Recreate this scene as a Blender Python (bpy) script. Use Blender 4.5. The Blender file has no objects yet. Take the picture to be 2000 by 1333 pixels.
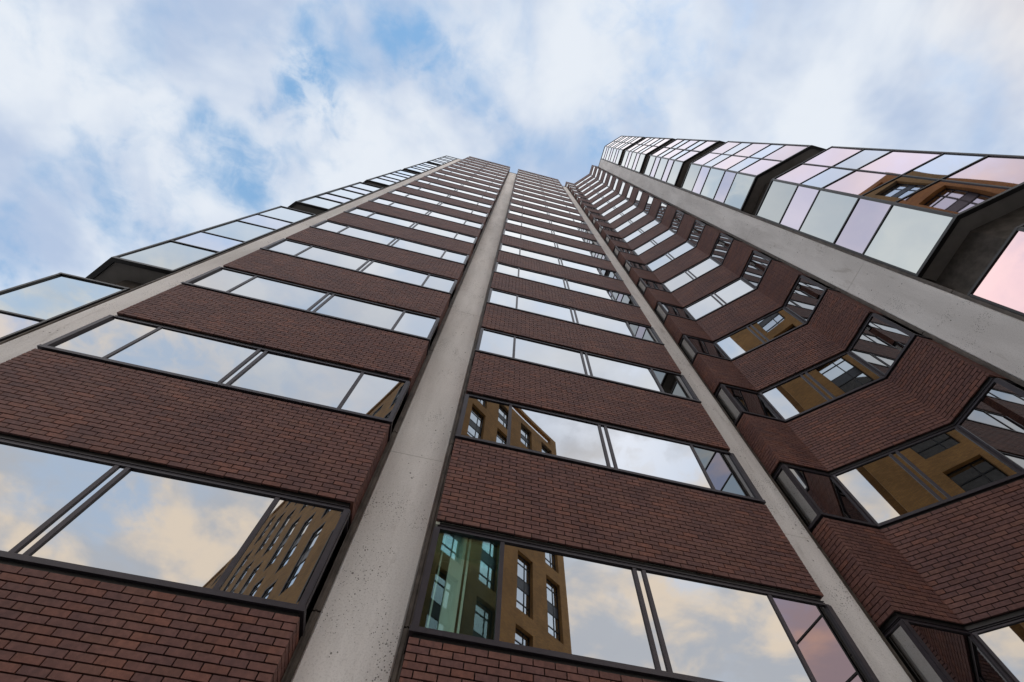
import bpy, math, random
import numpy as np
from mathutils import Matrix, Vector

random.seed(7)
rng = np.random.default_rng(11)
U = 3.05            # storey height in metres; plan and heights below are in storeys
EYE = 1.6           # camera height above the ground
S = bpy.context.scene
COL = S.collection

# ------------------------------------------------------------------ camera
R = np.array([[0.9712441, -0.23607857, 0.03085142],
              [0.22639295, 0.8756474, -0.42660035],
              [0.07369623, 0.42131762, 0.9039139]])     # rows: right, down, forward
FPX = 869.59
cd = bpy.data.cameras.new('camera'); cam = bpy.data.objects.new('camera', cd); COL.objects.link(cam)
cam.matrix_world = Matrix(((R[0][0], -R[1][0], -R[2][0], 0), (R[0][1], -R[1][1], -R[2][1], 0),
                           (R[0][2], -R[1][2], -R[2][2], EYE), (0, 0, 0, 1)))
cd.sensor_width = 36; cd.lens = FPX / 2000 * 36; cd.clip_start = .05; cd.clip_end = 5000
S.camera = cam

# ------------------------------------------------------------------ sky, sun, exposure
SUN_EL, SUN_AZ = math.radians(52), math.radians(150)     # azimuth clockwise from +y
w = bpy.data.worlds.new('World'); S.world = w; w.use_nodes = True
nt = w.node_tree; nt.nodes.clear()
def N(t, tree=None, **kw):
    n = (tree or nt).nodes.new(t)
    for k, v in kw.items(): setattr(n, k, v)
    return n
def L(a, b, tree=None): (tree or nt).links.new(a, b)
def M(op, a, b=None, c=None, clamp=False, tree=None):
    n = N('ShaderNodeMath', tree, operation=op, use_clamp=clamp)
    for i, v in enumerate((a, b, c)):
        if v is None: continue
        if isinstance(v, (int, float)): n.inputs[i].default_value = v
        else: L(v, n.inputs[i], tree)
    return n.outputs[0]
def MIX(f, a, b, tree=None):
    n = N('ShaderNodeMix', tree, data_type='RGBA')
    for i, v in ((0, f), (6, a), (7, b)):
        if isinstance(v, (int, float)): n.inputs[i].default_value = v
        elif isinstance(v, tuple): n.inputs[i].default_value = (*v, 1)
        else: L(v, n.inputs[i], tree)
    return n.outputs[2]
def RANGE(v, a, b, c=0, d=1, tree=None):
    n = N('ShaderNodeMapRange', tree, interpolation_type='SMOOTHSTEP')
    L(v, n.inputs[0], tree)
    for i, x in enumerate((a, b, c, d)): n.inputs[i + 1].default_value = x
    return n.outputs[0]
def NOISE(vec, scale, detail=6, rough=.55, dist=0., tree=None):
    n = N('ShaderNodeTexNoise', tree)
    if vec is not None: L(vec, n.inputs['Vector'], tree)
    n.inputs['Scale'].default_value = scale; n.inputs['Detail'].default_value = detail
    n.inputs['Roughness'].default_value = rough; n.inputs['Distortion'].default_value = dist
    return n.outputs[0]
sky = N('ShaderNodeTexSky', sky_type='NISHITA', sun_disc=False, sun_elevation=SUN_EL, sun_rotation=SUN_AZ)
tc = N('ShaderNodeTexCoord')
sep = N('ShaderNodeSeparateXYZ'); L(tc.outputs['Generated'], sep.inputs[0])
zc = M('MAXIMUM', sep.outputs[2], 0.02)
den = M('ADD', zc, .2)
cmb = N('ShaderNodeCombineXYZ'); L(M('DIVIDE', sep.outputs[0], den), cmb.inputs[0]); L(M('DIVIDE', sep.outputs[1], den), cmb.inputs[1])
P = cmb.outputs[0]
# the layer is broken where the cloud is thin; a few larger openings sit in a ragged field
wn = N('ShaderNodeTexNoise'); L(P, wn.inputs['Vector']); wn.inputs['Scale'].default_value = 8; wn.inputs['Detail'].default_value = 6
wv = N('ShaderNodeVectorMath', operation='MULTIPLY_ADD'); L(wn.outputs['Color'], wv.inputs[0]); wv.inputs[1].default_value = (.20, .20, 0); wv.inputs[2].default_value = (-.10, -.10, 0)
wa = N('ShaderNodeVectorMath', operation='ADD'); L(P, wa.inputs[0]); L(wv.outputs[0], wa.inputs[1])
gap = None
for (gx, gy, gr, ga) in [(-.375, .050, .085, 1.05), (-.31, .055, .06, .8), (-.37, -.045, .08, .55), (-.215, -.085, .065, .75), (-.35, .0, .13, .40),
                         (-.45, .175, .16, .50), (-.61, .26, .18, .48), (-.83, .46, .2, .4), (.17, -.05, .13, .5), (-.11, .0, .16, .45),
                         (-.72, .10, .2, .2), (-.05, -.80, .2, 1.), (.42, -.62, .18, 1.), (-.55, -.60, .2, 1.), (.0, -.38, .14, .8), (-.95, -.1, .2, .8),
                         (-.30, -.45, .12, .9), (.22, -.50, .13, .9), (-.45, -.33, .12, .8), (.36, -.34, .1, .6), (.12, -.24, .11, .6), (-.18, -.27, .1, .6), (.25, -.2, .1, .5), (-.22, -.70, .12, 1.), (.12, -.68, .13, 1.), (-.75, -.45, .16, .9), (.62, -.75, .16, 1.), (-.75, -.85, .2, 1.)]:
    dn = N('ShaderNodeVectorMath', operation='DISTANCE'); L(wa.outputs[0], dn.inputs[0]); dn.inputs[1].default_value = (gx, gy, 0)
    g = RANGE(dn.outputs['Value'], gr * 1.5, 0, 0, ga)
    gap = g if gap is None else M('MAXIMUM', gap, g)
fb = NOISE(P, 5.5, 5, .52, .3)
fine = NOISE(P, 17.0, 5, .6, .4)
cov = M('ADD', M('MULTIPLY', RANGE(fb, .28, .66), .55), M('MULTIPLY', RANGE(fine, .25, .75), .10))
cov = M('ADD', cov, .48)
cov = M('SUBTRACT', cov, M('MULTIPLY', gap, M('ADD', M('MULTIPLY', RANGE(fine, .62, .35), .35), .55)))
cov = RANGE(cov, .0, .85)
tone = RANGE(NOISE(P, 3.1, 5, .55, .2), .35, .65)
cloud = MIX(tone, (.44, .54, .72), (.76, .81, .88))
low = M('MULTIPLY', RANGE(sep.outputs[2], .86, .58), RANGE(sep.outputs[1], -.12, -.42))   # the evening side of the sky
warm = MIX(RANGE(NOISE(P, 4.2, 5, .55, .3), .40, .60), (.30, .36, .47), (1.10, .80, .50))
cloud = MIX(M('MULTIPLY', low, .9), cloud, warm)
skyc = N('ShaderNodeVectorMath', operation='SCALE'); L(sky.outputs[0], skyc.inputs[0]); skyc.inputs['Scale'].default_value = .15
veil = MIX(.55, skyc.outputs[0], (.26, .56, .92))      # thin high veil between the clouds
allc = MIX(cov, veil, cloud)
bg = N('ShaderNodeBackground'); L(allc, bg.inputs[0]); bg.inputs[1].default_value = .475
wo = N('ShaderNodeOutputWorld'); L(bg.outputs[0], wo.inputs[0])

sd = bpy.data.lights.new('sun', 'SUN'); sun = bpy.data.objects.new('sun', sd); COL.objects.link(sun)
sd.energy = 1.05; sd.angle = math.radians(165); sd.color = (1, .95, .89)
sdir = Vector((math.sin(SUN_AZ) * math.cos(SUN_EL), math.cos(SUN_AZ) * math.cos(SUN_EL), math.sin(SUN_EL)))
sun.rotation_euler = sdir.to_track_quat('Z', 'Y').to_euler(); sun.location = sdir * 200
S.view_settings.view_transform = 'Standard'; S.view_settings.look = 'None'
S.view_settings.exposure = 1.15; S.view_settings.gamma = 1; S.view_settings.use_curve_mapping = False
S.render.engine = 'CYCLES'
S.cycles.max_bounces = 10; S.cycles.glossy_bounces = 6; S.cycles.transparent_max_bounces = 8

# ------------------------------------------------------------------ materials
MATS = {}
def mat(name):
    m = bpy.data.materials.new(name); m.use_nodes = True
    t = m.node_tree; b = t.nodes['Principled BSDF']; MATS[name] = m
    return m, t, b
def bump(t, b, h, strength, dist):
    n = N('ShaderNodeBump', t); n.inputs['Strength'].default_value = strength; n.inputs['Distance'].default_value = dist
    L(h, n.inputs['Height'], t); L(n.outputs[0], b.inputs['Normal'], t)
def pos(t): return N('ShaderNodeNewGeometry', t).outputs['Position']

def brick_mat():
    m, t, b = mat('brick')
    a = N('ShaderNodeAttribute', t, attribute_name='tone', attribute_type='GEOMETRY')
    p = pos(t)
    mott = NOISE(p, 22, 4, .6, tree=t); big = NOISE(p, 1.1, 4, .6, tree=t)
    c1 = MIX(RANGE(mott, .3, .75, tree=t), (.80, .78, .78), (1.22, 1.18, 1.15), t)
    x = N('ShaderNodeMix', t, data_type='RGBA', blend_type='MULTIPLY'); x.inputs[0].default_value = 1
    L(a.outputs['Color'], x.inputs[6], t); L(c1, x.inputs[7], t)
    y = N('ShaderNodeMix', t, data_type='RGBA', blend_type='MULTIPLY'); y.inputs[0].default_value = 1
    L(x.outputs[2], y.inputs[6], t); L(MIX(RANGE(big, .3, .7, tree=t), (.86, .86, .9), (1.12, 1.1, 1.06), t), y.inputs[7], t)
    L(y.outputs[2], b.inputs['Base Color'], t)
    b.inputs['Roughness'].default_value = .62; b.inputs['Specular IOR Level'].default_value = .22
    bump(t, b, NOISE(p, 160, 3, .6, tree=t), .35, .003)
    return m
BRICK = brick_mat()
def plain(name, col, rough=.6, metallic=0., var=.15, scale=6., bmp=0.):
    m, t, b = mat(name)
    n = NOISE(pos(t), scale, 4, .6, tree=t)
    lo = tuple(c * (1 - var) for c in col); hi = tuple(c * (1 + var) for c in col)
    L(MIX(RANGE(n, .3, .7, tree=t), lo, hi, t), b.inputs['Base Color'], t)
    b.inputs['Roughness'].default_value = rough; b.inputs['Metallic'].default_value = metallic
    if bmp: bump(t, b, NOISE(pos(t), scale * 12, 4, .6, tree=t), bmp, .004)
    return m
MORTAR = plain('dark_mortar', (.010, .007, .006), .9, var=.3, scale=30)
FRAME = plain('bronze_frame', (.034, .029, .037), .45, .3, .12, 9)
BLACK = plain('black_trim', (.008, .008, .009), .45, 0, .3, 12)
STRIP = plain('cover_strip', (.105, .088, .075), .6, .2, .35, 5)
SOFFIT = plain('soffit_panel', (.20, .19, .18), .8, 0, .12, 2)
CORE = plain('core_wall', (.07, .062, .055), .85, 0, .35, 4)
ROOF = plain('roof_felt', (.12, .12, .12), .9)
WHITE = plain('white_paint', (.78, .80, .76), .5, 0, .04)
CEIL = plain('ceiling_tile', (.55, .60, .52), .7, 0, .05)
DARKROOM = plain('dark_partition', (.02, .022, .024), .6)
LOUVRE = plain('louvre_metal', (.02, .018, .02), .5)

def concrete():
    m, t, b = mat('concrete')
    p = pos(t)
    st = N('ShaderNodeVectorMath', t, operation='MULTIPLY'); L(p, st.inputs[0], t); st.inputs[1].default_value = (1, 1, .22)
    broad = NOISE(st.outputs[0], 1.3, 5, .6, .3, t)
    grain = NOISE(p, 45, 5, .7, tree=t)
    c = MIX(RANGE(broad, .3, .72, tree=t), (.58, .565, .55), (.80, .785, .77), t)
    c = MIX(M('MULTIPLY', RANGE(grain, .46, .70, tree=t), .38, tree=t), c, (.34, .325, .315), t)
    fine = NOISE(p, 120, 3, .7, tree=t)
    c = MIX(M('MULTIPLY', RANGE(fine, .50, .68, tree=t), .5, tree=t), c, (.86, .85, .84), t)
    # old rain marks, broken up into patches
    stain = NOISE(st.outputs[0], 5.0, 6, .7, .6, t)
    c = MIX(M('MULTIPLY', RANGE(stain, .56, .72, tree=t), .34, tree=t), c, (.25, .22, .19), t)
    # blow holes of the casting
    v = N('ShaderNodeTexVoronoi', t, feature='F1'); L(p, v.inputs['Vector'], t); v.inputs['Scale'].default_value = 9; v.inputs['Randomness'].default_value = 1
    rad = M('MULTIPLY', RANGE(NOISE(p, 2.3, 3, .6, tree=t), .40, .72, tree=t), .17, tree=t)
    pore = M('LESS_THAN', v.outputs['Distance'], rad, tree=t)
    v2 = N('ShaderNodeTexVoronoi', t, feature='F1'); L(p, v2.inputs['Vector'], t); v2.inputs['Scale'].default_value = 34
    rad2 = M('MULTIPLY', RANGE(NOISE(p, 1.7, 3, .6, tree=t), .40, .68, tree=t), .26, tree=t)
    pore = M('MAXIMUM', pore, M('LESS_THAN', v2.outputs['Distance'], rad2, tree=t), tree=t)
    c = MIX(M('MULTIPLY', pore, .75, tree=t), c, (.06, .055, .05), t)
    L(c, b.inputs['Base Color'], t); b.inputs['Roughness'].default_value = .85
    bump(t, b, M('SUBTRACT', M('MULTIPLY', grain, .5, tree=t), pore, tree=t), .5, .004)
    return m
CONC = concrete()

def mirror(name, col, wav=.4):
    m, t, b = mat(name)
    oi = N('ShaderNodeObjectInfo', t)
    c = MIX(oi.outputs['Random'], tuple(x * .88 for x in col), tuple(min(1, x * 1.08) for x in col), t)
    # thin film of dust
    d = NOISE(pos(t), 2.3, 6, .65, tree=t)
    L(MIX(M('MULTIPLY', RANGE(d, .5, .8, tree=t), .10, tree=t), c, (.45, .43, .40), t), b.inputs['Base Color'], t)
    b.inputs['Metallic'].default_value = 1; b.inputs['Roughness'].default_value = .012
    bump(t, b, NOISE(pos(t), .55, 0, .5, tree=t), wav, .014)
    return m
G_NEUT = mirror('mirror_glass', (.375, .387, .40))
G_PINK = mirror('rose_mirror_glass', (.46, .36, .395))
G_LAV = mirror('lavender_mirror_glass', (.40, .365, .42))
G_BLUE = mirror('pale_blue_mirror_glass', (.345, .375, .44))
G_GREY = mirror('grey_mirror_glass', (.345, .365, .36))
G_STEEL = mirror('steel_blue_mirror_glass', (.33, .38, .41))
G_PEACH = mirror('peach_mirror_glass', (.66, .46, .46))
def clear():
    m, t, b = mat('clear_glass')
    t.nodes.remove(b)
    tr = N('ShaderNodeBsdfTransparent', t); tr.inputs[0].default_value = (.86, .97, .94, 1)
    gl = N('ShaderNodeBsdfGlossy', t); gl.inputs['Roughness'].default_value = .01; gl.inputs[0].default_value = (.75, .95, .95, 1)
    fr = N('ShaderNodeFresnel', t); fr.inputs[0].default_value = 1.6
    mx = N('ShaderNodeMixShader', t); L(M('MULTIPLY', fr.outputs[0], .8, tree=t), mx.inputs[0], t); L(tr.outputs[0], mx.inputs[1], t); L(gl.outputs[0], mx.inputs[2], t)
    L(mx.outputs[0], t.nodes['Material Output'].inputs[0], t)
    return m
G_CLEAR = clear()
def ochre():
    m, t, b = mat('ochre_brick')
    tcn = N('ShaderNodeTexCoord', t)
    mp = N('ShaderNodeMapping', t); mp.inputs['Rotation'].default_value = (math.radians(90), 0, 0); L(tcn.outputs['Object'], mp.inputs[0], t)
    bt = N('ShaderNodeTexBrick', t); L(mp.outputs[0], bt.inputs[0], t); bt.inputs['Scale'].default_value = 1
    bt.inputs['Color1'].default_value = (.50, .255, .070, 1); bt.inputs['Color2'].default_value = (.37, .18, .052, 1); bt.inputs['Mortar'].default_value = (.26, .17, .09, 1)
    bt.inputs['Brick Width'].default_value = .225; bt.inputs['Row Height'].default_value = .075; bt.inputs['Mortar Size'].default_value = .008
    n = NOISE(pos(t), .6, 5, .6, tree=t)
    x = N('ShaderNodeMix', t, data_type='RGBA', blend_type='MULTIPLY'); x.inputs[0].default_value = 1
    L(bt.outputs[0], x.inputs[6], t); L(MIX(RANGE(n, .3, .7, tree=t), (.8, .8, .8), (1.1, 1.1, 1.1), t), x.inputs[7], t)
    L(x.outputs[2], b.inputs['Base Color'], t); b.inputs['Roughness'].default_value = .85
    return m
OCHRE = ochre()
BGLASS = mirror('window_glass', (.62, .68, .74), .2)
def paving():
    m, t, b = mat('paving')
    bt = N('ShaderNodeTexBrick', t); L(pos(t), bt.inputs[0], t); bt.inputs['Scale'].default_value = 1
    bt.inputs['Color1'].default_value = (.30, .29, .27, 1); bt.inputs['Color2'].default_value = (.24, .23, .22, 1); bt.inputs['Mortar'].default_value = (.1, .1, .1, 1)
    bt.inputs['Brick Width'].default_value = .6; bt.inputs['Row Height'].default_value = .45; bt.inputs['Mortar Size'].default_value = .008
    L(bt.outputs[0], b.inputs['Base Color'], t); b.inputs['Roughness'].default_value = .85
    return m
PAVE = paving()

# ------------------------------------------------------------------ mesh helpers
BOXF = [(0, 3, 2, 1), (4, 5, 6, 7), (0, 1, 5, 4), (1, 2, 6, 5), (2, 3, 7, 6), (3, 0, 4, 7)]
class Seg:
    """a straight run of facade in plan: s along, o outwards, z up (all in storeys)"""
    def __init__(s, x, y, tx, ty, n, length):
        l = math.hypot(tx, ty); s.p = np.array([x, y]); s.t = np.array([tx, ty]) / l
        s.n = np.array(n, float); s.n /= np.linalg.norm(s.n); s.len = length
    def pt(s, a, o, z): q = s.p + s.t * a + s.n * o; return (q[0], q[1], z)
    def end(s): return s.p + s.t * s.len
    def corners(s, s0, s1, z0, z1, o0, o1):
        v = [s.pt(s0, o0, z0), s.pt(s1, o0, z0), s.pt(s1, o1, z0), s.pt(s0, o1, z0),
             s.pt(s0, o0, z1), s.pt(s1, o0, z1), s.pt(s1, o1, z1), s.pt(s0, o1, z1)]
        return v
def flip(sg): return sg.t[0] * sg.n[1] - sg.t[1] * sg.n[0] < 0
class MB:
    def __init__(s): s.v = []; s.f = []; s.m = []
    def hexa(s, v, inv=False, mi=0):
        b = len(s.v); s.v += [tuple(q) for q in v]
        for f in BOXF:
            g = tuple(b + i for i in f); s.f.append(g[::-1] if inv else g); s.m.append(mi)
    def seg(s, sg, s0, s1, z0, z1, o0, o1, mi=0): s.hexa(sg.corners(s0, s1, z0, z1, o0, o1), flip(sg), mi)
    def prism(s, poly, z0, z1, mi=0):
        a = sum(poly[i][0] * poly[(i + 1) % len(poly)][1] - poly[(i + 1) % len(poly)][0] * poly[i][1] for i in range(len(poly)))
        if a < 0: poly = poly[::-1]
        b = len(s.v); n = len(poly)
        s.v += [(x, y, z0) for x, y in poly] + [(x, y, z1) for x, y in poly]
        s.f.append(tuple(range(b + n - 1, b - 1, -1))); s.f.append(tuple(range(b + n, b + 2 * n))); s.m += [mi, mi]
        for i in range(n):
            j = (i + 1) % n; s.f.append((b + i, b + j, b + n + j, b + n + i)); s.m.append(mi)
    def mesh(s, name, mats, origin=(0, 0, 0)):
        me = bpy.data.meshes.new(name)
        V = (np.array(s.v, float) - np.array(origin)) * U
        me.from_pydata(V.tolist(), [], s.f)
        for mm in (mats if isinstance(mats, (list, tuple)) else [mats]): me.materials.append(mm)
        me.polygons.foreach_set('material_index', s.m)
        me.update(); return me
def place(name, me, parent=None, loc=(0, 0, 0), z_is_ground=False):
    """loc in storeys relative to the eye"""
    o = bpy.data.objects.new(name, me); COL.objects.link(o)
    o.location = (loc[0] * U, loc[1] * U, loc[2] * U)
    if parent is not None: o.parent = parent
    return o
def tag(o, label=None, cat=None, group=None, kind=None):
    for k, v in (('label', label), ('category', cat), ('group', group), ('kind', kind)):
        if v: o[k] = v
GZ = -EYE / U                                   # ground level in eye-based storeys

# ------------------------------------------------------------------ ground
me = bpy.data.meshes.new('ground'); me.from_pydata([(-1500, -1500, 0), (1500, -1500, 0), (1500, 1500, 0), (-1500, 1500, 0)], [], [(0, 1, 2, 3)])
me.materials.append(PAVE); g = bpy.data.objects.new('ground', me); COL.objects.link(g); tag(g, kind='structure')

# ------------------------------------------------------------------ tower: plan
tower = bpy.data.objects.new('office_tower', None); COL.objects.link(tower); tower.location = (0, 0, EYE)
tag(tower, 'tall brown brick office tower with concrete columns, mirror window bands and glazed corners', 'tower')
D = 1.4831; CY = 1.602; PITCH = 2.0722; BW = 1.7315
Z0, WIN, TOPZ, COLTOP = .8645, .4702, 19.861, 18.80
X1L = -2.0740; X2L = 0.0; XC = 2.0719
RD = .30                                          # depth of the returns
bay1 = [Seg(X1L, D + RD, 0, -1, (-1, 0), RD), Seg(X1L, D, 1, 0, (0, -1), BW), Seg(X1L + BW, D, 0, 1, (1, 0), RD)]
bay2 = [Seg(X2L, D + RD, 0, -1, (-1, 0), RD), Seg(X2L, D, 1, 0, (0, -1), BW), Seg(X2L + BW, D, 0, 1, (1, 0), RD)]
x12, x23, y23 = 2.4188, 2.9188, .9498
l2 = math.hypot(x23 - x12, y23 - D)
corner = [Seg(XC, D + RD, 0, -1, (-1, 0), RD), Seg(XC, D, 1, 0, (0, -1), x12 - XC),
          Seg(x12, D, x23 - x12, y23 - D, (y23 - D, -(x23 - x12)), l2), Seg(x23, y23, 0, -1, (-1, 0), .347),
          Seg(x23, y23 - .347, 1, 0, (0, -1), RD)]
BAYS = [('left', bay1), ('right', bay2), ('corner', corner)]
FLOORS = range(-1, 19)
sill = lambda k: Z0 + k
head = lambda k: Z0 + WIN + k
BAND = 1 - WIN

def mitred(segs, o0, o1, z0, z1, mb, mi=0):
    """one strip that follows a chain of runs with mitred joints"""
    def line(o):
        pts = [segs[0].p + segs[0].n * o]
        for a, b in zip(segs, segs[1:]):
            A = np.array([a.t, -b.t]).T; rhs = (b.p + b.n * o) - (a.p + a.n * o)
            r = np.linalg.solve(A, rhs); pts.append(a.p + a.n * o + a.t * r[0])
        pts.append(segs[-1].end() + segs[-1].n * o); return pts
    a, b = line(o0), line(o1)
    for i, sg in enumerate(segs):
        q = [a[i], a[i + 1], b[i + 1], b[i]]
        mb.hexa([(p[0], p[1], z0) for p in q] + [(p[0], p[1], z1) for p in q], flip(sg), mi)

# ---- bricks
PX, COURSES = .07368, 23
PZ = BAND / COURSES; JT = .0042
def tone():
    r = rng.random()
    base = np.array([.140, .071, .062])
    if r < .14: base = np.array([.168, .078, .061])
    elif r < .32: base = np.array([.126, .066, .061])
    elif r < .45: base = np.array([.152, .078, .064])
    return base * rng.uniform(.90, 1.10)
bricks = []            # (verts8, tone, inv, centre, seg, s0,s1,z0,z1)
spandrels = {}
def project(p):
    q = R @ np.array(p)
    if q[2] < .05: return None
    return 1000 + FPX * q[0] / q[2], 666.5 + FPX * q[1] / q[2]
for bi, (bn, segs) in enumerate(BAYS):
    for k in list(range(-1, 20)):                 # band under sill k (k=19: parapet)
        zb = head(k - 1)
        if k == -1: zb = sill(-1) - BAND * 17 / 23
        for si, sg in enumerate(segs):
            for r in range(COURSES if k > -1 else 17):
                z0 = zb + r * PZ; z1 = z0 + PZ - JT
                off = 0 if (r % 2) else -PX / 2
                if si in (0, len(segs) - 1) and len(segs) == 3: off = -off - PX / 2
                a = off
                while a < sg.len - 1e-6:
                    s0 = max(a, 0); s1 = min(a + PX - JT, sg.len)
                    if a + PX > sg.len - .012: s1 = sg.len
                    if s1 - s0 > .012:
                        if k == 19 and si == 1 and len(segs) == 3 and 7 <= r <= 14:
                            f0, f1 = s0 / sg.len, s1 / sg.len
                            if any(f1 > lo and f0 < hi for lo, hi in ((.2, .41), (.51, .72))): a += PX; continue
                        jo = rng.uniform(-.0006, .0004)
                        e0 = .0 if s0 > .001 else -.0
                        bricks.append((sg, s0, s1, z0 + rng.uniform(-.0003, .0003), z1 + rng.uniform(-.0003, .0003), jo, (bi, k)))
                    a += PX
# the individually built ones are those that show largest
size = []
for i, b in enumerate(bricks):
    sg, s0, s1, z0, z1, jo, key = b
    pj = [project(sg.pt(a, 0, z)) for a, z in ((s0, z0), (s1, z0), (s1, z1), (s0, z1))]
    c = sg.p + sg.t * (s0 + s1) / 2
    if any(q is None for q in pj) or np.dot(sg.n, -c) <= 0: size.append(0); continue
    mx = sum(q[0] for q in pj) / 4; my = sum(q[1] for q in pj) / 4
    if not (0 < mx < 2000 and 0 < my < 1333): size.append(0); continue
    ar = abs(sum(pj[j][0] * pj[(j + 1) % 4][1] - pj[(j + 1) % 4][0] * pj[j][1] for j in range(4))) / 2
    if key[0] == 2 and mx > 1990: ar = 0
    size.append(ar)
single = set(np.argsort(size)[::-1][:300].tolist())

# backing walls (one spandrel per bay and storey)
for bi, (bn, segs) in enumerate(BAYS):
    ref = None
    for k in range(-1, 20):
        mb = MB(); hi = sill(k) if k < 19 else TOPZ - .004
        lo = head(k - 1) if k > -1 else GZ + .002
        mitred(segs, -.06, -.0075, lo, hi - .004, mb)
        if k == 19 and len(segs) == 3:
            pass
        if k in (-1, 19) or ref is None:
            me = mb.mesh('spandrel', MORTAR, (0, 0, float(k)))
            if k not in (-1, 19): ref = me
        else: me = ref
        o = place('spandrel', me, tower, (0, 0, float(k))); spandrels[(bi, k)] = o
# joined brickwork
V = []; T = []; F = []
for i, (sg, s0, s1, z0, z1, jo, key) in enumerate(bricks):
    if i in single: continue
    c = sg.corners(s0, s1, z0, z1, -.012, jo); b0 = len(V); V += c; T += [tone()] * 8
    inv = flip(sg)
    for f in BOXF:
        if set(f) == {0, 1, 5, 4}: continue       # hidden back face
        gq = tuple(b0 + q for q in f); F.append(gq[::-1] if inv else gq)
me = bpy.data.meshes.new('brickwork'); me.from_pydata((np.array(V) * U).tolist(), [], F); me.materials.append(BRICK)
at = me.attributes.new('tone', 'FLOAT_COLOR', 'POINT'); at.data.foreach_set('color', np.hstack([np.array(T), np.ones((len(T), 1))]).ravel().astype(np.float32))
me.update(); bw = place('brickwork', me, tower); tag(bw, kind='stuff')
variants = {}
for i in sorted(single):
    sg, s0, s1, z0, z1, jo, key = bricks[i]
    kk = (id(sg), round(s1 - s0, 3), i % 9)
    if kk not in variants:
        mb = MB(); l, hh = s1 - s0, PZ - JT
        t3 = Seg(0, 0, sg.t[0], sg.t[1], sg.n, l); mb.seg(t3, 0, l, 0, hh, -.012, 0)
        me = mb.mesh('brick', BRICK); tv = tone()
        at = me.attributes.new('tone', 'FLOAT_COLOR', 'POINT'); at.data.foreach_set('color', np.tile(np.append(tv, 1.), 8).astype(np.float32))
        variants[kk] = me
    par = spandrels[key]; q = sg.pt(s0, jo, z0)
    place('brick', variants[kk], par, (q[0], q[1], q[2] - key[1]))

# ---- louvre slots in the parapet, coping
for bi, (bn, segs) in enumerate(BAYS):
    mb = MB(); mitred(segs, -.05, .004, TOPZ - .0035, TOPZ + .012, mb); place('coping', mb.mesh('coping', BLACK), tower)
    if len(segs) == 3:
        zb = head(18)
        for lo, hi in ((.2, .41), (.51, .72)):
            mb = MB()
            for r in range(8):
                z0 = zb + (7 + r) * PZ + .003
                mb.seg(segs[1], lo * BW, hi * BW, z0, z0 + .006, -.004, -.0005)
            place('louvre', mb.mesh('louvre', LOUVRE), tower)
    # flat roof behind each parapet
    e0, e1 = segs[0].p, segs[-1].end()

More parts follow.
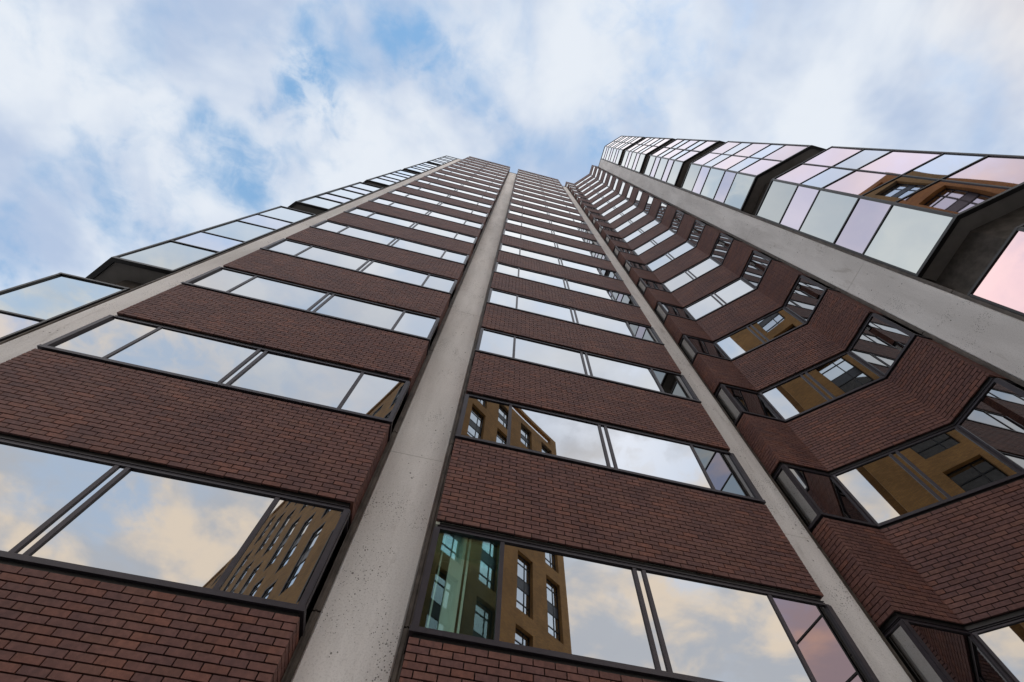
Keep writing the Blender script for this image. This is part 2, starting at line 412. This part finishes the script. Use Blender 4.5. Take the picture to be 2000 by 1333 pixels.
# ---- windows
def pane_obj(sg, s0, s1, z0, z1, m, parent, k, off=-.010, tilt=.34):
    c = sg.pt((s0 + s1) / 2, off, (z0 + z1) / 2)
    key = (id(sg), round(s0, 4), round(s1, 4), round(z1 - z0, 4), m.name)
    if key not in PANES:
        mb = MB(); mb.seg(sg, s0, s1, z0, z1, off - .003, off); PANES[key] = mb.mesh('pane', m, c)
    o = place('pane', PANES[key], parent, (c[0], c[1], c[2]))
    a = math.radians(tilt)
    o.rotation_euler = (random.uniform(-a, a), random.uniform(-a, a), random.uniform(-a, a))
    return o
PANES = {}
farpanes = []
FT = .027            # frame face width
def window(bi, segs, k, detail):
    zs, zh = Z0, Z0 + WIN
    gl0, gl1 = zs + .029, zh - .046
    key = (bi,)
    if key not in WINM:
        fr = MB()
        mitred(segs, -.022, .0060, zs + .012, zs + .029, fr)          # sill member
        mitred(segs, -.022, -.0015, gl1, gl1 + .007, fr)              # head member
        # corner posts
        for si, sg in enumerate(segs):
            if si > 0:
                convex = si == 1 or (len(segs) == 3 and si == 2) or si == 4
                wd = .022 if convex else .014
                fr.seg(sg, -.0004 if convex else 0.001, wd, zs + .029, gl1, -.016, .0035 if convex else -.001)
            if si < len(segs) - 1:
                convex = si == 0 or (len(segs) == 3 and si == 1) or si == 3
                wd = .022 if convex else .014
                fr.seg(sg, sg.len - wd, sg.len - .0006, zs + .029, gl1, -.0155, .0030 if convex else -.0016)
        hd = MB()
        mitred(segs, -.05, -.016, gl1 + .007, zh - .0015, hd, 0)
        mitred(segs, -.018, -.009, gl1 + .0155, gl1 + .0175, hd, 1)
        mitred(segs, -.018, -.009, gl1 + .0235, gl1 + .0255, hd, 1)
        sg_ = MB(); mitred(segs, -.03, -.010, zs - .004, zs + .012, sg_, 0)         # recessed black strip, stands in for the shade under the sill
        WINM[key] = (fr.mesh('window', FRAME), hd.mesh('head_trim', [BLACK, FRAME]), sg_.mesh('sill_shade_strip', BLACK))
    fm, hm, shd = WINM[key]
    wo_ = place('window', fm, tower, (0, 0, float(k)))
    place('head_trim', hm, wo_); place('sill_shade_strip', shd, wo_)
    # divisions
    for si, sg in enumerate(segs):
        Ls = sg.len; convL = 0; 
        if len(segs) == 3 and si == 1:
            bars = [(.273, .290), (.8355, .8525), (.8765, .8935), (Ls - .290, Ls - .273)]
        elif len(segs) == 5 and si == 2:
            mid = Ls / 2; bars = [(mid - .029, mid - .012), (mid + .012, mid + .029)]
        elif si in (0, len(segs) - 1):
            bars = []
        else: bars = []
        for b in bars:
            kk = (id(sg), b)
            if kk not in WINM:
                mb = MB(); mb.seg(sg, b[0], b[1], gl0, gl1, -.016, -.0035); WINM[kk] = mb.mesh('mullion', FRAME)
            if detail: place('mullion', WINM[kk], wo_)
            else: place('mullion', WINM[kk], wo_) if k < 13 else farbars.append((sg, b, gl0 + k, gl1 + k))
        st = .016; en = Ls - .016
        if si == 0: st = .0
        if si == len(segs) - 1: en = Ls
        edges = [st] + [x for b in bars for x in b] + [en]
        for j in range(0, len(edges), 2):
            s0, s1 = edges[j], edges[j + 1]
            m = G_NEUT
            if bi == 1 and k == 0 and si == 1 and j == 0: m = G_CLEAR
            if detail: pane_obj(sg, s0 - .002, s1 + .002, gl0 - .002, gl1 + .002, m, wo_, k)
            else: farpanes.append((sg, s0 - .002, s1 + .002, gl0 - .002 + k, gl1 + .002 + k, G_NEUT))
    return wo_
WINM = {}; farbars = []
for bi, (bn, segs) in enumerate(BAYS):
    for k in FLOORS: window(bi, segs, k, k < 10)

# ---- concrete columns and the cover strips beside them
def column(sg, z1):
    mb = MB(); ch = .006; wd = sg.len; z = GZ
    zs = [GZ] + [sill(k) - .06 for k in range(1, 19, 2)] + [z1]
    for a, b in zip(zs, zs[1:]):
        poly = [sg.pt(s, o, 0)[:2] for s, o in ((0, -.30), (0, -ch), (ch, 0), (wd - ch, 0), (wd, -ch), (wd, -.30))]
        mb.prism(poly, a, b - .0022)
        poly = [sg.pt(s, o, 0)[:2] for s, o in ((.004, -.29), (.004, -.004), (wd - .004, -.004), (wd - .004, -.29))]
        mb.prism(poly, b - .0022, b)
    o = place('concrete_column', mb.mesh('concrete_column', CONC), tower)
    mb = MB(); mb.seg(sg, -.02, wd + .02, z1, z1 + .03, -.3, .012); place('column_cap', mb.mesh('column_cap', BLACK), o)
    for a, b in ((-.0275, -.0015), (wd + .0015, wd + .0255)):
        for k in range(-1, 18):
            mb = STR.get((id(sg), a))
            if mb is None:
                q = MB(); q.seg(sg, a, b, sill(0) + .1, sill(0) + 1.094, -.03, -.006)
                q.seg(sg, a + .010, b - .010, sill(0) + .1, sill(0) + 1.094, -.006, -.001)
                mb = STR[(id(sg), a)] = q.mesh('cover_strip', STRIP)
            place('cover_strip', mb, o, (0, 0, float(k)))
STR = {}
CW = .2865
colA = Seg(-.3135, CY, 1, 0, (0, -1), CW); colB = Seg(-.3135 + PITCH, CY, 1, 0, (0, -1), CW)
colD = Seg(-.3135 - PITCH, CY, 1, 0, (0, -1), CW); colC = Seg(3.0377, .5755, 0, -1, (-1, 0), CW)
for c_ in (colA, colB, colD, colC): column(c_, COLTOP)

# ---- glazed corner oriels, stacked with open joints every third storey
XO = 3.0377
orR = [Seg(XO, .2600, 0, -1, (-1, 0), .447), Seg(XO, -.187, 1, -1, (-1, -1), .7071), Seg(XO + .5, -.687, 1, 0, (0, -1), .455)]
orL = [Seg(-3.370, 2.557, 0, -1, (-1, 0), .455), Seg(-3.370, 2.102, 1, -1, (-1, -1), .7071), Seg(-2.870, 1.602, 1, 0, (0, -1), .452)]
def oriel(segs, zb, rows, right, detail):
    z = zb; zs = [zb]
    for r in range(rows): z += .595 if r % 2 == 0 else .405; zs.append(z)
    zt = zs[-1] - .02; zs[-1] = zt
    fr = MB(); org = (0, 0, zb)
    mitred(segs, -.03, .006, zb - .012, zb + .012, fr); mitred(segs, -.03, .006, zt - .010, zt + .006, fr)
    for zz in zs[1:-1]: mitred(segs, -.012, .0035, zz - .0065, zz + .0065, fr)
    for si, sg in enumerate(segs):
        fr.seg(sg, 0 if si == 0 else -.002, .014, zb + .012, zt - .010, -.012, .005)
        fr.seg(sg, sg.len - .014, sg.len + (0 if si == 2 else .002), zb + .012, zt - .010, -.0115, .0045)
        if si == 1: fr.seg(sg, sg.len / 2 - .0065, sg.len / 2 + .0065, zb + .012, zt - .010, -.011, .0030)
    o = place('glazed_oriel', fr.mesh('glazed_oriel', BLACK, org), tower, org)
    # soffit, top and the black edge below the glass
    def ring(o_):
        pts = [segs[0].p + segs[0].n * o_]
        for a, b in zip(segs, segs[1:]):
            A = np.array([a.t, -b.t]).T; r = np.linalg.solve(A, (b.p + b.n * o_) - (a.p + a.n * o_)); pts.append(a.p + a.n * o_ + a.t * r[0])
        pts.append(segs[-1].end() + segs[-1].n * o_); return [tuple(p) for p in pts]
    sf = MB(); sf.prism(ring(-.032) + ring(-.26)[::-1], zb + .004, zb + .012); place('soffit', sf.mesh('soffit', SOFFIT, org), o)
    tp = MB(); tp.prism(ring(-.002) + ring(-.26)[::-1], zt + .0065, zt + .012); place('top_panel', tp.mesh('top_panel', BLACK, org), o)
    for si, sg in enumerate(segs):
        cells = [(.012, sg.len - .012)] if si != 1 else [(.012, sg.len / 2 - .004), (sg.len / 2 + .004, sg.len - .012)]
        for r in range(rows):
            big = r % 2 == 0
            if right: m = (G_PINK if big else G_BLUE) if si == 1 else (G_GREY if big else G_LAV)
            else: m = (G_STEEL if big else G_BLUE)
            if right and zb < 1 and si == 0: m = G_PEACH
            for a, b in cells:
                if detail: 
                    p_ = pane_obj(sg, a, b, zs[r] + .004, zs[r + 1] - .004, m, o, 0, -.004, .3); p_.location.z -= zb * U
                else: farpanes.append((sg, a, b, zs[r] + .004, zs[r + 1] - .004, m))
OB = 0.27
for j in range(6):
    oriel(orR, OB + 3 * j, 7 if j == 5 else 5, True, j < 3)
    oriel(orL, OB + 3 * j, 7 if j == 5 else 5, False, j < 2)

# panes and bars too high up to tell apart
gm = [G_NEUT, G_PINK, G_LAV, G_BLUE, G_GREY, G_STEEL, G_PEACH]; mb = MB()
for sg, a, b, z0, z1, m in farpanes: mb.seg(sg, a, b, z0, z1, -.013, -.009, gm.index(m))
o = place('upper_glazing', mb.mesh('upper_glazing', gm), tower); tag(o, kind='stuff')
mb = MB()
for sg, b, z0, z1 in farbars: mb.seg(sg, b[0], b[1], z0, z1, -.016, .0015)
o = place('upper_mullions', mb.mesh('upper_mullions', FRAME), tower); tag(o, kind='stuff')

# ---- core behind everything, roof, wing end
core = [(-3.20, 2.557), (-3.20, 2.17), (-2.80, 1.77), (2.36, 1.77), (3.20, .93), (3.20, -.12), (3.60, -.52), (6.6, -.52), (6.6, 7.5), (-3.20, 7.5)]
mb = MB(); mb.prism(core, GZ, COLTOP - .03); place('core_wall', mb.mesh('core_wall', CORE), tower)
mb = MB(); mb.prism([(x * .999, y) for x, y in core], COLTOP - .03, COLTOP - .01); place('roof', mb.mesh('roof', ROOF), tower)
# backs of the raised parapets
for bi, (bn, segs) in enumerate(BAYS):
    mb = MB(); mitred(segs, -.085, -.062, COLTOP - .3, TOPZ - .006, mb); place('parapet_back', mb.mesh('parapet_back', CORE), tower)

# ---- what shows through the one clear pane
room = MB()
room.hexa(Seg(0, 0, 1, 0, (0, -1), 1).corners(.0, 1.7, Z0 + WIN - .012, Z0 + WIN + .01, -1.768, -1.50), True)
for q in range(5):
    yy = 1.53 + q * .045
    room.hexa(Seg(0, 0, 1, 0, (0, -1), 1).corners(.005, 1.7, Z0 + WIN - .015, Z0 + WIN - .0125, -yy - .006, -yy), True)
place('ceiling', room.mesh('ceiling', CEIL), tower)
j = MB(); jj = Seg(0, 0, 1, 0, (0, -1), 1)
j.seg(jj, .085, .140, Z0 + .0, Z0 + WIN - .016, -1.545, -1.512); j.seg(jj, .150, .158, Z0, Z0 + WIN - .016, -1.53, -1.515)
j.seg(jj, .048, .054, Z0, Z0 + WIN - .05, -1.525, -1.515); j.seg(jj, .006, .27, Z0 + .012, Z0 + .019, -1.60, -1.515)
place('inner_jamb', j.mesh('inner_jamb', WHITE), tower)
j = MB(); j.seg(jj, .165, .30, Z0 + .0, Z0 + WIN - .10, -1.56, -1.55); place('dark_screen', j.mesh('dark_screen', DARKROOM), tower)

# ------------------------------------------------------------------ the block across the street, seen in the mirror panes
HB = 17.0
blk = bpy.data.objects.new('apartment_block', None); COL.objects.link(blk)
blk.location = (-1.54 * U, -5.25 * U, 0)
tag(blk, 'ochre brick apartment block with tall windows, mirrored in the lowest window panes', 'building')
tr = np.array([.815, -.579]); tl = np.array([-.506, -.862])
nr = np.array([.579, .815]); nl = np.array([-.862, .506])
HT = HB + EYE / U; HL = 14.7 + EYE / U
BW_ = {}
def facade(t, n, length, name, pitch, ww, first, HT, st=(0, 0), stagger=0., out=0.):
    """wall with real openings: piers, storey bands, and a window set back in each opening"""
    sg = Seg(st[0], st[1], t[0], t[1], n, length); mb = MB(); wins = []
    period, wh, dp = 2.27, 1.84, .16; top = HT - 1.0
    mb.seg(sg, 0, length, 0, .5, -dp, 0)
    cols = []; s0 = first
    while s0 + ww < length: cols.append(s0); s0 += pitch
    prev = 0
    for a in cols + [length]:
        mb.seg(sg, prev, a, .5, top, -dp, 0); prev = a + ww
    mb.seg(sg, 0, length, top, HT - .62, -dp, 0)            # solid below the open roof frame
    mb.seg(sg, 0, length, HT - .2, HT, -dp, 0)
    a = 0.
    while a < length:
        mb.seg(sg, a, min(a + .35, length), HT - .62, HT - .2, -dp, 0); a += 3.6
    mb.seg(sg, length - .4, length, HT - .62, HT - .2, -dp, -.001)
    for ci, a in enumerate(cols):
        z = 1.52 - period + (ci % 2) * stagger; last = .5
        while z < top:
            w0, w1 = max(z, .5), min(z + wh, top)
            if w1 - w0 > .35:
                if w0 > last: mb.seg(sg, a, a + ww, last, w0, -dp, -.0005)
                wins.append((a, w0, w1)); last = w1
            z += period
        if top > last: mb.seg(sg, a, a + ww, last, top, -dp, -.0005)
    place('wall', mb.mesh('wall', OCHRE), blk)
    for a, w0, w1 in wins:
        hh = w1 - w0; key = (name, round(hh, 3))
        if key not in BW_:
            q = MB(); t2 = Seg(0, 0, t[0], t[1], n, 1); l = ww; c = l * .62
            q.seg(t2, 0, l, 0, hh, -.158, -.135 + out, 1)
            for b in (0, c, l - .025): q.seg(t2, b, b + .025, 0, hh, -.135, -.118 + out, 0)
            for fz in (0, .17, .40, .58, .83, 1):
                zz = min(fz * hh, hh - .025)
                q.seg(t2, .025, c, zz, zz + .025, -.135, -.1185 + out, 0); q.seg(t2, c + .025, l - .025, zz, zz + .025, -.135, -.1185 + out, 0)
            q.seg(t2, .025, c, .40 * hh + .025, .58 * hh, -.135, -.125 + out, 2); q.seg(t2, c + .025, l - .025, .40 * hh + .025, .58 * hh, -.135, -.125 + out, 2)
            if out: q.seg(t2, l - .06, l - .001, 0, hh, -.13, -.002, 0); q.seg(t2, 0, .03, 0, hh, -.13, -.02, 0); q.seg(t2, .03, l - .06, hh - .06, hh - .001, -.13, -.002, 0)
            BW_[key] = q.mesh('window', [BLACK, BGLASS, PANEL])
        place('window', BW_[key], blk, sg.pt(a, 0, w0))
PANEL = plain('grey_panel', (.06, .065, .075), .4)
facade(tr, nr, 7.58, 'r', 1.40, .72, .89, HT)
st = np.array([-.30, -.17])
facade(tl, nl, 22., 'l', 1.55, .66, .35, HL, st, .9, .10)
a = tr * 7.58; b = st + tl * 22.
mb = MB(); mb.prism([tuple(-nr * .161), tuple(a - nr * .161), tuple(a - nr * 3), tuple(tr * 1.5 - nr * 3), tuple(tr * .35 - nr * .4)], 0, HT - .63)
place('body', mb.mesh('body', OCHRE), blk)
q0 = st - nl * .161
mb = MB(); mb.prism([tuple(q0), tuple(b - nl * .161), tuple(b - nl * 4), tuple(q0 - nl * 1.6 + tl * 2), tuple(q0 - nl * .9 + tl * 1)], 0, HL - .63)
place('body', mb.mesh('body', OCHRE), blk)
